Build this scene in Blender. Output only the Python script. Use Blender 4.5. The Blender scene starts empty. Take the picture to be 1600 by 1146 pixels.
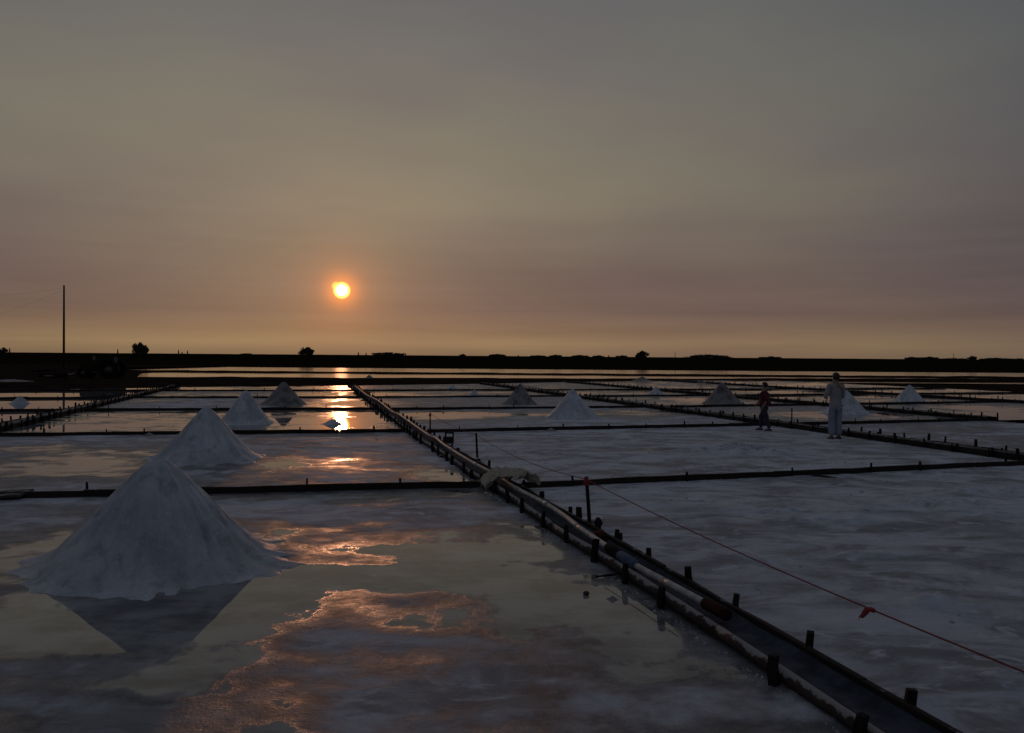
import bpy, bmesh, math, random
import numpy as np
from mathutils import Vector, Matrix
rnd = random.Random(7)
S = bpy.context.scene
COL = S.collection

# ------------------------------------------------------------------ camera
F = 1240.0; CX, CY = 800.0, 573.0          # focal length and centre in photograph pixels (1600 wide)
PITCH, ROLL, EYE = 0.00919, 0.0075, 2.0
fw = Vector((0, math.cos(PITCH), -math.sin(PITCH)))
up0 = Vector((0, math.sin(PITCH), math.cos(PITCH)))
rt0 = Vector((1, 0, 0))
rt = rt0 * math.cos(ROLL) + up0 * math.sin(ROLL)
up = up0 * math.cos(ROLL) - rt0 * math.sin(ROLL)
cam = bpy.data.cameras.new('camera'); camo = bpy.data.objects.new('camera', cam); COL.objects.link(camo)
M = Matrix.Identity(4)
for i in range(3):
    M[i][0] = rt[i]; M[i][1] = up[i]; M[i][2] = -fw[i]
M[2][3] = EYE
camo.matrix_world = M
cam.sensor_width = 36; cam.lens = 36 * F / 1600
cam.clip_start = 0.05; cam.clip_end = 9000
S.camera = camo
def ray(px, py):
    return (fw * F + rt * (px - CX) + up * (CY - py)).normalized()
def at(px, py, z=0.0):
    d = ray(px, py); t = (z - EYE) / d.z
    return Vector((d.x * t, d.y * t, z))
def at_depth(px, py, depth):
    d = ray(px, py); t = depth / d.y
    return Vector((d.x * t, depth, EYE + d.z * t))

# ------------------------------------------------------------------ sky, sun, exposure
SUN = ray(534, 454); SUN2 = ray(525.5, 447.5)
SEL = math.asin(SUN.z); SAZ = math.atan2(SUN.x, SUN.y)
W = bpy.data.worlds.new('World'); S.world = W; W.use_nodes = True
nt = W.node_tree; nt.nodes.clear()
def N(t, **k):
    n = nt.nodes.new(t)
    for a, b in k.items(): setattr(n, a, b)
    return n
def lk(a, b): nt.links.new(a, b)
def math_(op, a, b=None, c=None, clamp=False):
    n = N('ShaderNodeMath', operation=op, use_clamp=clamp)
    for i, x in enumerate((a, b, c)):
        if x is None: continue
        if isinstance(x, (int, float)): n.inputs[i].default_value = x
        else: lk(x, n.inputs[i])
    return n.outputs[0]
def ramp(fac, stops, interp='EASE'):
    n = N('ShaderNodeValToRGB'); e = n.color_ramp; e.interpolation = interp
    while len(e.elements) < len(stops): e.elements.new(0.5)
    for el, (p, c) in zip(e.elements, stops):
        el.position = p; el.color = (*c, 1)
    lk(fac, n.inputs[0]); return n.outputs[0]
def mixc(f, a, b, mode='MIX'):
    n = N('ShaderNodeMix', data_type='RGBA', blend_type=mode)
    for s, x in ((n.inputs[0], f), (n.inputs[6], a), (n.inputs[7], b)):
        if isinstance(x, (int, float)): s.default_value = x
        elif isinstance(x, tuple): s.default_value = (*x, 1)
        else: lk(x, s)
    return n.outputs[2]
def dotv(vec, v):
    n = N('ShaderNodeVectorMath', operation='DOT_PRODUCT'); lk(vec, n.inputs[0]); n.inputs[1].default_value = v
    return n.outputs['Value']
def sstep(x, a, b, kind='SMOOTHSTEP'):
    n = N('ShaderNodeMapRange', interpolation_type=kind); lk(x, n.inputs[0])
    n.inputs[1].default_value = a; n.inputs[2].default_value = b
    return n.outputs[0]
tc = N('ShaderNodeTexCoord'); nrm = N('ShaderNodeVectorMath', operation='NORMALIZE'); lk(tc.outputs['Generated'], nrm.inputs[0])
D3 = nrm.outputs[0]
sep = N('ShaderNodeSeparateXYZ'); lk(D3, sep.inputs[0])
# slow horizontal layers in the smog, lifting and lowering the elevation read by the ramps
mp = N('ShaderNodeMapping'); lk(D3, mp.inputs[0]); mp.inputs['Scale'].default_value = (1.3, 1.3, 4.2)
cn = N('ShaderNodeTexNoise'); lk(mp.outputs[0], cn.inputs['Vector']); cn.inputs['Scale'].default_value = 1.9; cn.inputs['Detail'].default_value = 3; cn.inputs['Roughness'].default_value = 0.45
mp2 = N('ShaderNodeMapping'); lk(D3, mp2.inputs[0]); mp2.inputs['Scale'].default_value = (2.2, 2.2, 46); mp2.inputs['Location'].default_value = (3.1, .4, 7.7)
cn2 = N('ShaderNodeTexNoise'); lk(mp2.outputs[0], cn2.inputs['Vector']); cn2.inputs['Scale'].default_value = 1.3; cn2.inputs['Detail'].default_value = 3
z = math_('MAXIMUM', sep.outputs[2], 0.0)
zw = math_('MULTIPLY_ADD', math_('SUBTRACT', cn.outputs[0], 0.5), math_('MULTIPLY_ADD', z, 0.20, 0.008), z)
near = ramp(zw, [(0, (.205, .132, .076)), (.02, (.28, .182, .096)), (.036, (.215, .136, .083)), (.058, (.160, .104, .081)), (.095, (.158, .109, .089)),
                 (.135, (.176, .135, .103)), (.19, (.206, .172, .124)), (.27, (.200, .176, .133)), (.42, (.166, .163, .143)), (.65, (.120, .126, .132)), (1, (.082, .092, .112))], 'LINEAR')
far = ramp(zw, [(0, (.108, .083, .067)), (.02, (.116, .088, .068)), (.05, (.088, .070, .066)), (.10, (.068, .062, .068)), (.16, (.066, .064, .072)),
                (.25, (.055, .063, .078)), (.42, (.049, .059, .078)), (.7, (.070, .080, .099)), (1, (.082, .092, .112))], 'LINEAR')
back = ramp(zw, [(0, (.050, .055, .070)), (.2, (.054, .061, .079)), (.5, (.062, .072, .092)), (1, (.082, .092, .112))], 'LINEAR')
azd = dotv(D3, (math.sin(SAZ), math.cos(SAZ), 0))
g1 = sstep(azd, 0.50, 1.0, 'LINEAR'); g2 = sstep(azd, -0.35, 0.55)
veil = mixc(g2, back, mixc(g1, far, near))
band = math_('MULTIPLY_ADD', math_('SUBTRACT', cn2.outputs[0], 0.5), math_('MULTIPLY', sstep(z, .26, .03), .46), 1.0)
band2 = math_('MULTIPLY_ADD', math_('SUBTRACT', cn.outputs[0], 0.5), 0.44, band)
vs_ = N('ShaderNodeVectorMath', operation='SCALE'); lk(veil, vs_.inputs[0]); lk(band2, vs_.inputs[3]); veil = vs_.outputs[0]
veil = mixc(math_('MULTIPLY', sstep(cn.outputs[0], .62, .36), .55), veil, mixc(1.0, veil, (.96, .92, 1.12), 'MULTIPLY'))
# clear-air scattering behind the smog
sky = N('ShaderNodeTexSky', sky_type='NISHITA', sun_disc=False); sky.sun_elevation = SEL; sky.sun_rotation = SAZ
sky.dust_density = 4.0; sky.air_density = 1.0; sky.ozone_density = 2.0
# sun disc seen through the smog, with its aureole
d1 = math_('SUBTRACT', 1.0, dotv(D3, SUN)); d2 = math_('SUBTRACT', 1.0, dotv(D3, SUN2))
def rad(deg): return 1 - math.cos(math.radians(deg))
disc = math_('MAXIMUM', sstep(d1, rad(.64), rad(.48)), math_('MULTIPLY', sstep(d2, rad(.36), rad(.2)), .5))
core = sstep(d1, rad(.50), rad(.12))
def gauss(s): return math_('EXPONENT', math_('DIVIDE', d1, -s))
def scale(c, f):
    n = N('ShaderNodeVectorMath', operation='SCALE'); n.inputs[0].default_value = c; lk(f, n.inputs[3]); return n.outputs[0]
def addv(a, b):
    n = N('ShaderNodeVectorMath', operation='ADD'); lk(a, n.inputs[0]); lk(b, n.inputs[1]); return n.outputs[0]
sunc = addv(scale((1.7, .95, .10), disc), scale((3, 2.4, 1.6), core))
sunc = addv(sunc, scale((.75, .17, .0), gauss(.00016)))
sunc = addv(sunc, scale((.150, .036, .0), gauss(.0011)))
sunc = addv(sunc, scale((.034, .009, .0), gauss(.006)))
bg1 = N('ShaderNodeBackground'); lk(veil, bg1.inputs[0]); bg1.inputs[1].default_value = 1.0
bg2 = N('ShaderNodeBackground'); lk(sky.outputs[0], bg2.inputs[0]); bg2.inputs[1].default_value = 0.0025
bg3 = N('ShaderNodeBackground'); lk(sunc, bg3.inputs[0]); bg3.inputs[1].default_value = 1.0
a1 = N('ShaderNodeAddShader'); lk(bg1.outputs[0], a1.inputs[0]); lk(bg2.outputs[0], a1.inputs[1])
a2 = N('ShaderNodeAddShader'); lk(a1.outputs[0], a2.inputs[0]); lk(bg3.outputs[0], a2.inputs[1])
out = N('ShaderNodeOutputWorld'); lk(a2.outputs[0], out.inputs[0])

sl = bpy.data.lights.new('sun', 'SUN'); slo = bpy.data.objects.new('sun', sl); COL.objects.link(slo)
sl.energy = 0.085; sl.color = (1, .40, .19); sl.angle = math.radians(.8)
slo.rotation_euler = SUN.to_track_quat('Z', 'Y').to_euler()
S.view_settings.view_transform = 'Standard'; S.view_settings.look = 'None'
S.view_settings.exposure = 0.0; S.view_settings.gamma = 1.0; S.view_settings.use_curve_mapping = False

# ------------------------------------------------------------------ helpers
def tag(o, label=None, cat=None, group=None, kind=None):
    if label: o['label'] = label
    if cat: o['category'] = cat
    if group: o['group'] = group
    if kind: o['kind'] = kind
    return o
def empty(name, loc=(0, 0, 0), label=None, cat=None, group=None):
    o = bpy.data.objects.new(name, None); COL.objects.link(o); o.location = loc; o.empty_display_size = .1
    return tag(o, label, cat, group)
def wloc(o):
    v = Vector((0, 0, 0))
    while o: v += o.location; o = o.parent
    return v
class MB:
    def __init__(s): s.v = []; s.f = []
    def add(s, vs, fs):
        b = len(s.v); s.v += [tuple(x) for x in vs]; s.f += [tuple(b + i for i in f) for f in fs]; return s
    def box(s, c, size, rz=0, jit=0, rx=0, ry=0):
        h = Vector(size) / 2; R = Matrix.Rotation(rz, 3, 'Z') @ Matrix.Rotation(ry, 3, 'Y') @ Matrix.Rotation(rx, 3, 'X')
        vs = []
        for x in (-1, 1):
            for y in (-1, 1):
                for zz in (-1, 1):
                    p = Vector((x * h.x, y * h.y, zz * h.z)) + Vector([rnd.uniform(-jit, jit) for _ in range(3)])
                    vs.append(Vector(c) + R @ p)
        return s.add(vs, [(0, 1, 3, 2), (4, 6, 7, 5), (0, 4, 5, 1), (2, 3, 7, 6), (0, 2, 6, 4), (1, 5, 7, 3)])
    def tube(s, pts, r, n=10, cap=True, sq=1.0):
        pts = [Vector(p) for p in pts]; m = len(pts)
        rs = r if isinstance(r, (list, tuple)) else [r] * m
        rings = []
        prev = None
        for i, p in enumerate(pts):
            t = (pts[min(i + 1, m - 1)] - pts[max(i - 1, 0)]).normalized()
            ref = Vector((0, 0, 1)) if abs(t.z) < .9 else Vector((1, 0, 0))
            a = t.cross(ref).normalized() if prev is None else (prev - t * prev.dot(t)).normalized()
            prev = a; b = t.cross(a)
            rings.append([p + (a * math.cos(2 * math.pi * k / n) + b * math.sin(2 * math.pi * k / n) * sq) * rs[i] for k in range(n)])
        return s.loft(rings, cap)
    def loft(s, rings, cap=True):
        n = len(rings[0]); vs = [p for R in rings for p in R]; fs = []
        for i in range(len(rings) - 1):
            for k in range(n):
                k2 = (k + 1) % n
                fs.append((i * n + k, i * n + k2, (i + 1) * n + k2, (i + 1) * n + k))
        if cap:
            fs.append(tuple(range(n))[::-1]); fs.append(tuple((len(rings) - 1) * n + k for k in range(n)))
        return s.add(vs, fs)
    def grid(s, P):
        r = len(P); c = len(P[0])
        return s.add([p for R in P for p in R], [(i * c + j, i * c + j + 1, (i + 1) * c + j + 1, (i + 1) * c + j) for i in range(r - 1) for j in range(c - 1)])
    def mesh(s, name, mat, smooth=False, off=(0, 0, 0)):
        m = bpy.data.meshes.new(name); o = Vector(off)
        m.from_pydata([Vector(v) - o for v in s.v], [], s.f)
        bm = bmesh.new(); bm.from_mesh(m); bmesh.ops.recalc_face_normals(bm, faces=bm.faces); bm.to_mesh(m); bm.free()
        if smooth:
            m.polygons.foreach_set('use_smooth', [True] * len(m.polygons))
        m.materials.append(mat); m.update(); return m
    def build(s, name, mat, parent=None, smooth=False, loc=None, bevel=0):
        off = wloc(parent) if parent else Vector(loc or (0, 0, 0))
        m = s.mesh(name, mat, smooth, off)
        if bevel:
            bm = bmesh.new(); bm.from_mesh(m)
            bmesh.ops.bevel(bm, geom=bm.edges[:], offset=bevel, segments=2, affect='EDGES', profile=.6)
            bm.to_mesh(m); bm.free()
        o = bpy.data.objects.new(name, m); COL.objects.link(o)
        if parent: o.parent = parent
        else: o.location = off
        return o
def inst(name, mesh, parent, loc, rot=(0, 0, 0), sc=(1, 1, 1)):
    o = bpy.data.objects.new(name, mesh); COL.objects.link(o); o.parent = parent
    o.location = Vector(loc) - wloc(parent); o.rotation_euler = rot; o.scale = sc; return o

# value noise on arrays
def vnoise(x, y, seed=0):
    x = np.asarray(x, float); y = np.asarray(y, float)
    xi = np.floor(x).astype(np.int64); yi = np.floor(y).astype(np.int64); fx = x - xi; fy = y - yi
    def h(a, b):
        n = (a * 374761393 + b * 668265263 + seed * 974711) & 0xffffffff
        n = ((n ^ (n >> 13)) * 1274126177) & 0xffffffff
        n = ((n ^ (n >> 16)) * 2246822519) & 0xffffffff
        return ((n ^ (n >> 15)) & 0xffff) / 65535.0
    u = fx * fx * fx * (fx * (fx * 6 - 15) + 10); v = fy * fy * fy * (fy * (fy * 6 - 15) + 10)
    return (h(xi, yi) * (1 - u) + h(xi + 1, yi) * u) * (1 - v) + (h(xi, yi + 1) * (1 - u) + h(xi + 1, yi + 1) * u) * v
def fbm(x, y, oct=4, seed=0, gain=.5):
    s = 0; a = 1; t = 0
    for i in range(oct):
        s = s + a * vnoise(x * 2 ** i + i * 17.3, y * 2 ** i - i * 9.1, seed + i); t += a; a *= gain
    return s / t

# ------------------------------------------------------------------ materials
def newmat(name):
    global nt
    m = bpy.data.materials.new(name); m.use_nodes = True; nt = m.node_tree; nt.nodes.clear()
    b = N('ShaderNodeBsdfPrincipled'); o = N('ShaderNodeOutputMaterial'); lk(b.outputs[0], o.inputs[0])
    return m, b
def wnoise(scale, detail=4, stretch=(1, 1, 1), rough=.55, loc=(0, 0, 0), dist=0):
    g = N('ShaderNodeNewGeometry'); mpn = N('ShaderNodeMapping'); lk(g.outputs['Position'], mpn.inputs[0])
    mpn.inputs['Scale'].default_value = stretch; mpn.inputs['Location'].default_value = loc
    t = N('ShaderNodeTexNoise'); lk(mpn.outputs[0], t.inputs['Vector'])
    t.inputs['Scale'].default_value = scale; t.inputs['Detail'].default_value = detail; t.inputs['Roughness'].default_value = rough; t.inputs['Distortion'].default_value = dist
    return t.outputs[0]
def bump(h, strength, dist, into):
    b = N('ShaderNodeBump')
    if isinstance(strength, (int, float)): b.inputs['Strength'].default_value = strength
    else: lk(strength, b.inputs['Strength'])
    b.inputs['Distance'].default_value = dist; lk(h, b.inputs['Height']); lk(b.outputs[0], into.inputs['Normal']); return b
def simple(name, c1, c2, sc=4, rough=.7, bs=.3, bd=.01, stretch=(1, 1, 1), metal=0, spec=.5):
    m, b = newmat(name)
    n = wnoise(sc, 5, stretch); lk(mixc(sstep(n, .35, .65), c1, c2), b.inputs['Base Color'])
    b.inputs['Roughness'].default_value = rough; b.inputs['Metallic'].default_value = metal; b.inputs['Specular IOR Level'].default_value = spec
    if bs: bump(wnoise(sc * 6, 4, stretch), bs, bd, b)
    return m
def salted(name, c1, c2, amount, sc=5, rough=.75):
    """dark weathered timber with salt crusted on its upward faces and in blotches"""
    m, b = newmat(name)
    n = wnoise(sc, 5); g = N('ShaderNodeNewGeometry'); s = N('ShaderNodeSeparateXYZ'); lk(g.outputs['Normal'], s.inputs[0])
    base = mixc(n, c1, c2)
    k = math_('ADD', math_('MULTIPLY', s.outputs[2], .32), wnoise(sc * 1.7, 6, rough=.65, loc=(4, 2, 1)))
    f = sstep(k, 1.02 - amount, 1.12 - amount)
    lk(mixc(f, base, (.30, .285, .27)), b.inputs['Base Color']); b.inputs['Specular IOR Level'].default_value = .1; b.inputs['Roughness'].default_value = rough
    bump(wnoise(sc * 9, 4), .5, .006, b)
    return m
MAT = {}
def earth(name, c1, c2, sc, bd):
    m, b = newmat(name); d = N('ShaderNodeBsdfDiffuse'); nt.nodes.remove(b)
    lk(mixc(sstep(wnoise(sc, 6), .35, .65), c1, c2), d.inputs[0]); bump(wnoise(sc * 6, 5), .7, bd, d)
    o = [n for n in nt.nodes if n.type == 'OUTPUT_MATERIAL'][0]; lk(d.outputs[0], o.inputs[0]); return m
# salt-pan floor: crust where dry, slush in between, a film of brine where wet (attribute "wet")
m, b = newmat('salt_floor'); MAT['floor'] = m
at_ = N('ShaderNodeAttribute'); at_.attribute_name = 'wet'
fine = wnoise(3.0, 8, rough=.66); mid = wnoise(.8, 5)
w = math_('ADD', at_.outputs['Fac'], math_('MULTIPLY', math_('SUBTRACT', fine, .5), .75))
w = math_('ADD', w, math_('MULTIPLY', math_('SUBTRACT', mid, .5), .25))
film = sstep(w, .33, .76)            # standing brine
damp = sstep(w, -.02, .40)            # slush
grain = wnoise(46, 5, rough=.72); grain2 = wnoise(9, 7, rough=.68); grain3 = wnoise(2.4, 7, (1, 1.7, 1), .62, (2, 7, 0))
dry = mixc(sstep(wnoise(.8, 8, (1, 1.7, 1), rough=.66, loc=(3, 8, 0), dist=.8), .38, .60), (.36, .355, .365), (.74, .765, .815))
scuff = math_('MULTIPLY', sstep(wnoise(1.5, 9, (1, 2.0, 1), rough=.70, loc=(9, 1, 4), dist=1.4), .52, .64), .85)
hp = N('ShaderNodeAttribute'); hp.attribute_name = 'heaped'
scuff = math_('MAXIMUM', scuff, math_('MULTIPLY', hp.outputs['Fac'], sstep(wnoise(5, 6, (1, 2, 1), .7, (1, 1, 9)), .36, .60)))
dry = mixc(scuff, dry, (.86, .88, .92))
slush = mixc(sstep(grain3, .36, .64), (.125, .122, .127), (.265, .262, .27))
slush = mixc(math_('MULTIPLY', sstep(grain2, .54, .70), .6), slush, (.33, .33, .345))
bed = mixc(sstep(wnoise(1.6, 8, (1, 1.5, 1), .64, loc=(1, 5, 2)), .38, .62), (.105, .104, .102), (.28, .278, .268))
lk(mixc(film, mixc(damp, dry, slush), bed), b.inputs['Base Color'])
rg = N('ShaderNodeMix', data_type='FLOAT'); lk(damp, rg.inputs[0]); rg.inputs[2].default_value = .72; rg.inputs[3].default_value = .42
rg2 = N('ShaderNodeMix', data_type='FLOAT'); lk(film, rg2.inputs[0]); lk(rg.outputs[0], rg2.inputs[2]); rg2.inputs[3].default_value = .013
lk(rg2.outputs[0], b.inputs['Roughness']); b.inputs['IOR'].default_value = 1.40
sp = N('ShaderNodeMapRange'); lk(film, sp.inputs[0]); sp.inputs[3].default_value = .2; sp.inputs[4].default_value = .5; lk(sp.outputs[0], b.inputs['Specular IOR Level'])
hgt = math_('ADD', math_('MULTIPLY', grain, .6), math_('ADD', grain2, math_('MULTIPLY', grain3, 1.2)))
bs_ = N('ShaderNodeMapRange'); lk(sstep(film, .15, .95), bs_.inputs[0]); bs_.inputs[4].default_value = .0012
wb = N('ShaderNodeMapRange'); lk(damp, wb.inputs[0]); wb.inputs[3].default_value = 1.0; wb.inputs[4].default_value = .46; lk(wb.outputs[0], bs_.inputs[3])
bump(hgt, bs_.outputs[0], .045, b)
# heaped salt
m, b = newmat('salt_heap'); MAT['salt'] = m
n = wnoise(2.2, 6, (1, 1, .35), .6)
c = mixc(sstep(n, .32, .68), (.44, .46, .495), (.70, .715, .745))
c = mixc(math_('MULTIPLY', sstep(wnoise(7, 6, (1, 1, .14), .65, (2, 2, 2)), .50, .68), .65), c, (.29, .31, .345))
c = mixc(math_('MULTIPLY', sstep(wnoise(26, 5, (1, 1, .5), .7, (6, 2, 2)), .55, .66), .5), c, (.76, .78, .81))
c = mixc(math_('MULTIPLY', sstep(wnoise(1.1, 5, (1, 1, .3), loc=(5, 3, 0)), .56, .74), .5), c, (.34, .35, .36))
lk(c, b.inputs['Base Color']); b.inputs['Roughness'].default_value = .36
bump(math_('ADD', math_('MULTIPLY', wnoise(60, 5, rough=.75), .8), math_('ADD', math_('MULTIPLY', wnoise(18, 6, (1, 1, .3), .65), 1.5), math_('MULTIPLY', wnoise(6, 6, (1, 1, .25), .6), 1.6))), .8, .028, b)
m, b = newmat('dirty_salt'); MAT['dirty_salt'] = m
n = wnoise(3, 6, (1, 1, .5), .62)
lk(mixc(sstep(n, .3, .62), (.085, .07, .06), (.26, .24, .228)), b.inputs['Base Color']); b.inputs['Roughness'].default_value = .65
bump(wnoise(22, 5, rough=.7), .6, .03, b)
m, b = newmat('pond_brine'); MAT['pond'] = m
b.inputs['Base Color'].default_value = (.10, .092, .08, 1); b.inputs['Roughness'].default_value = .06; b.inputs['IOR'].default_value = 1.36
bump(wnoise(2.4, 3, (.4, 1, 1)), .14, .03, b)
MAT['mud'] = earth('mud', (.020, .011, .009), (.042, .026, .021), .8, .04)
MAT['mud_wet'] = simple('mud_wet', (.05, .043, .037), (.09, .078, .068), 1.2, .5, .5, .03)
MAT['bank'] = earth('bank_grass', (.010, .009, .005), (.022, .018, .009), 1.5, .1)
MAT['board'] = salted('dark_board', (.020, .015, .014), (.052, .036, .030), .14)
MAT['stake'] = simple('stake_wood', (.008, .007, .007), (.022, .018, .017), 9, .85, .5, .006, (1, 1, .2), spec=.2)
MAT['rail'] = salted('weathered_rail', (.045, .028, .024), (.085, .062, .054), .39, 5)
MAT['core'] = salted('dyke_earth', (.055, .046, .040), (.11, .098, .09), .22, 3)
MAT['liner'] = simple('blue_liner', (.026, .033, .048), (.062, .073, .092), 6, .85, .6, .02, spec=.2)
MAT['pvc'] = simple('grey_pvc', (.27, .255, .24), (.46, .44, .42), 9, .42, .3, .003)
MAT['black'] = simple('black_rubber', (.012, .012, .014), (.028, .028, .03), 8, .95, .3, .004, spec=.08)
MAT['blue'] = simple('blue_plastic', (.05, .09, .16), (.09, .13, .19), 8, .8, .3, .004, spec=.2)
MAT['redcap'] = simple('dark_red_plastic', (.032, .008, .008), (.060, .014, .013), 8, .9, .5, .006, spec=.1)
MAT['rope'] = simple('red_rope', (.20, .030, .030), (.28, .055, .05), 30, .8, 0)
MAT['ribbon'] = simple('red_ribbon', (.30, .016, .026), (.40, .03, .042), 20, .6, .3, .004)
MAT['sack'] = simple('tan_sacking', (.42, .35, .25), (.58, .50, .39), 14, .9, .6, .006)
MAT['foam'] = simple('white_foam', (.55, .54, .52), (.66, .65, .63), 10, .7, .2, .004)
MAT['pole'] = simple('pole_wood', (.035, .026, .020), (.06, .046, .036), 2, .85, .4, .01, (1, 1, .2))
MAT['wire'] = simple('wire', (.05, .05, .05), (.07, .07, .07), 2, .6, 0)
MAT['leaf'] = simple('leaf', (.022, .032, .012), (.045, .055, .022), 3, .7, 0)
MAT['trunk'] = simple('bark', (.035, .027, .020), (.06, .046, .034), 5, .9, .5, .02)
MAT['paint'] = earth('tractor_paint', (.020, .014, .010), (.038, .026, .018), 3, .004)
MAT['tyre'] = earth('tyre', (.010, .009, .008), (.025, .021, .018), 5, .01)
MAT['steel'] = simple('worn_steel', (.09, .085, .08), (.15, .14, .13), 6, .5, .3, .004)
MAT['seat'] = simple('mauve_seat', (.11, .10, .15), (.15, .135, .19), 6, .7, .2, .004)
MAT['skin'] = simple('skin', (.26, .15, .11), (.32, .19, .14), 12, .55, .1, .002)
MAT['hair'] = simple('black_hair', (.008, .007, .007), (.018, .015, .014), 60, .5, .5, .004, (1, 1, .1))
MAT['tunic'] = simple('pale_shirt', (.30, .285, .28), (.36, .34, .335), 5, .85, .4, .012)
MAT['trousers'] = simple('pale_blue_trousers', (.24, .28, .36), (.29, .33, .41), 5, .85, .4, .012)
MAT['maroon'] = simple('maroon_shirt', (.085, .012, .016), (.12, .02, .024), 5, .85, .4, .01)
MAT['navy'] = simple('navy_trousers', (.022, .026, .04), (.036, .042, .06), 5, .85, .4, .01)
MAT['shoe'] = simple('dark_shoe', (.03, .03, .034), (.05, .05, .055), 8, .6, .2, .004)

# ------------------------------------------------------------------ the pan grid: u runs along the dykes, v across them
TH = math.atan2(460 - CX, F)
DU = Vector((math.sin(TH), math.cos(TH), 0)); DV = Vector((math.cos(TH), -math.sin(TH), 0))
def uv(u, v, z=0): return DU * u + DV * v + Vector((0, 0, z))
def touv(p): return (p.x * DU.x + p.y * DU.y, p.x * DV.x + p.y * DV.y)
def md(u): return float(np.interp(u, [-10, 19, 28, 60], [3.13, 3.13, 3.32, 4.0]))      # the piped dyke bends a little
EDGE = {'LL': lambda u: -19.5, 'LD': lambda u: -7.62, 'MD': md, 'R1': lambda u: 14.45, 'R2': lambda u: 23.2, 'R3': lambda u: 35.0, 'R4': lambda u: 48.0}
BAYS = {'L': ('LL', 'LD'), 'A': ('LD', 'MD'), 'B': ('MD', 'R1'), 'C': ('R1', 'R2'), 'D': ('R2', 'R3'), 'E': ('R3', 'R4')}
LINE_PX = {('A', 1): ((60, 775.5), (762, 764)), ('A', 2): ((50, 680.5), (640, 677)), ('A', 3): ((190, 642), (610, 640.5)), ('A', 4): ((270, 622.5), (590, 622)), ('A', 5): ((300, 611.5), (575, 611.3)),
           ('L', 3): ((0, 643.5), (150, 642)), ('L', 4): ((0, 624), (210, 622.7)), ('L', 5): ((0, 612), (250, 611.3)),
           ('B', 1): ((840, 762), (1590, 728)), ('B', 2): ((690, 676), (1160, 666.5)), ('B', 3): ((640, 641), (1030, 637)), ('B', 4): ((600, 622), (905, 620)), ('B', 5): ((580, 611.3), (840, 610.3)),
           ('C', 2): ((1330, 663.5), (1590, 655.8)), ('C', 3): ((1060, 637), (1350, 632.5)), ('C', 4): ((930, 620.5), (1200, 618.3)), ('C', 5): ((860, 610.4), (1080, 609.6)),
           ('D', 3): ((1380, 632), (1590, 628.7)), ('D', 4): ((1210, 618.5), (1500, 615.5)), ('D', 5): ((1090, 609.6), (1400, 608)),
           ('E', 4): ((1440, 616.2), (1600, 614.6)), ('E', 5): ((1280, 608.7), (1600, 607.2))}
def line_u(bay, row):
    """u as a straight function of v for a cross divider; rows 0 and 6 are the ends of the salt field"""
    if row == 0: return lambda v: -2.5
    if row == 6:
        return lambda v: float(np.interp(v, [-20, -7.6, 4, 14, 24, 48], [48.5, 56.0, 58.5, 62, 67, 76]))
    k = (bay, row)
    if k not in LINE_PX: k = ({'L': 'A', 'C': 'B', 'D': 'C', 'E': 'D'}[bay], row)
    if k not in LINE_PX: return line_u(k[0], row)
    (x0, y0), (x1, y1) = LINE_PX[k]
    a = touv(at(x0, y0)); c2 = touv(at(x1, y1)); s = (c2[0] - a[0]) / (c2[1] - a[1]); s = max(-.07, min(.07, s))
    um = (a[0] + c2[0]) / 2; vm = (a[1] + c2[1]) / 2
    return lambda v: um + s * (v - vm)

# wet patches: (px centre, half sizes in px, change of wetness) placed on the ground where the photograph shows them
POOLS = [  # nearest left pan
    (50, 868, 110, 36, .42), (415, 848, 34, 16, .4), (690, 866, 125, 12, .25), (845, 862, 66, 14, .35), (640, 908, 210, 20, .24), (820, 925, 150, 34, .24),
    (420, 960, 85, 75, .27), (250, 975, 200, 60, .40), (60, 975, 140, 36, .3), (390, 1060, 120, 45, .26), (430, 1120, 140, 30, .16), (1000, 1000, 150, 75, .30), (1010, 975, 95, 40, .15), (880, 960, 110, 40, .15),
    (535, 866, 70, 26, -.05), (600, 940, 120, 11, -.16), (650, 1006, 160, 17, -.27), (110, 1035, 120, 20, -.26), (190, 1110, 130, 28, -.26), (560, 1100, 140, 18, -.12), (800, 1060, 120, 16, -.10), (950, 1100, 120, 18, -.08),
    (300, 806, 420, 26, -.40), (640, 812, 250, 26, -.38), (905, 870, 60, 26, -.38), (1090, 985, 30, 30, -.35),
    # second left pan
    (110, 727, 150, 20, .55), (60, 700, 90, 7, .4), (440, 724, 26, 12, .45), (705, 750, 72, 11, .45), (545, 718, 34, 3, .26), (520, 759, 40, 4, .18), (610, 724, 90, 12, -.12), (200, 690, 240, 5, -.3), (470, 700, 120, 9, -.25),
    # third left pan and beyond
    (540, 662, 130, 16, .2), (180, 660, 120, 12, .1), (620, 665, 30, 12, -.35), (690, 650, 100, 7, .55), (820, 648, 120, 3, .35), (870, 662, 160, 9, -.3),
    (540, 632, 70, 8, .5), (300, 632, 60, 8, -.4), (460, 640, 200, 2, -.15), (540, 617, 80, 4, .45),
    # right hand pans
    (1000, 703, 60, 2.5, .4), (1300, 651, 90, 9, .35), (1500, 650, 120, 6, .3), (1580, 690, 30, 6, .25), (1000, 645, 70, 4, .45), (1100, 627, 60, 5, .35), (1540, 640, 60, 6, .4)]
BASE = {'A': [.52, .27, .62, .34, .42, .60], 'B': [-.04, .02, .20, .24, .50, .34], 'C': [.1, .2, .34, .46, .52, .4], 'D': [.2, .3, .5, .64, .62, .55], 'E': [.3, .4, .6, .7, .7, .6], 'L': [.5, .5, 1.0, 1.0, 1.0, .9]}
pools = []
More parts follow.
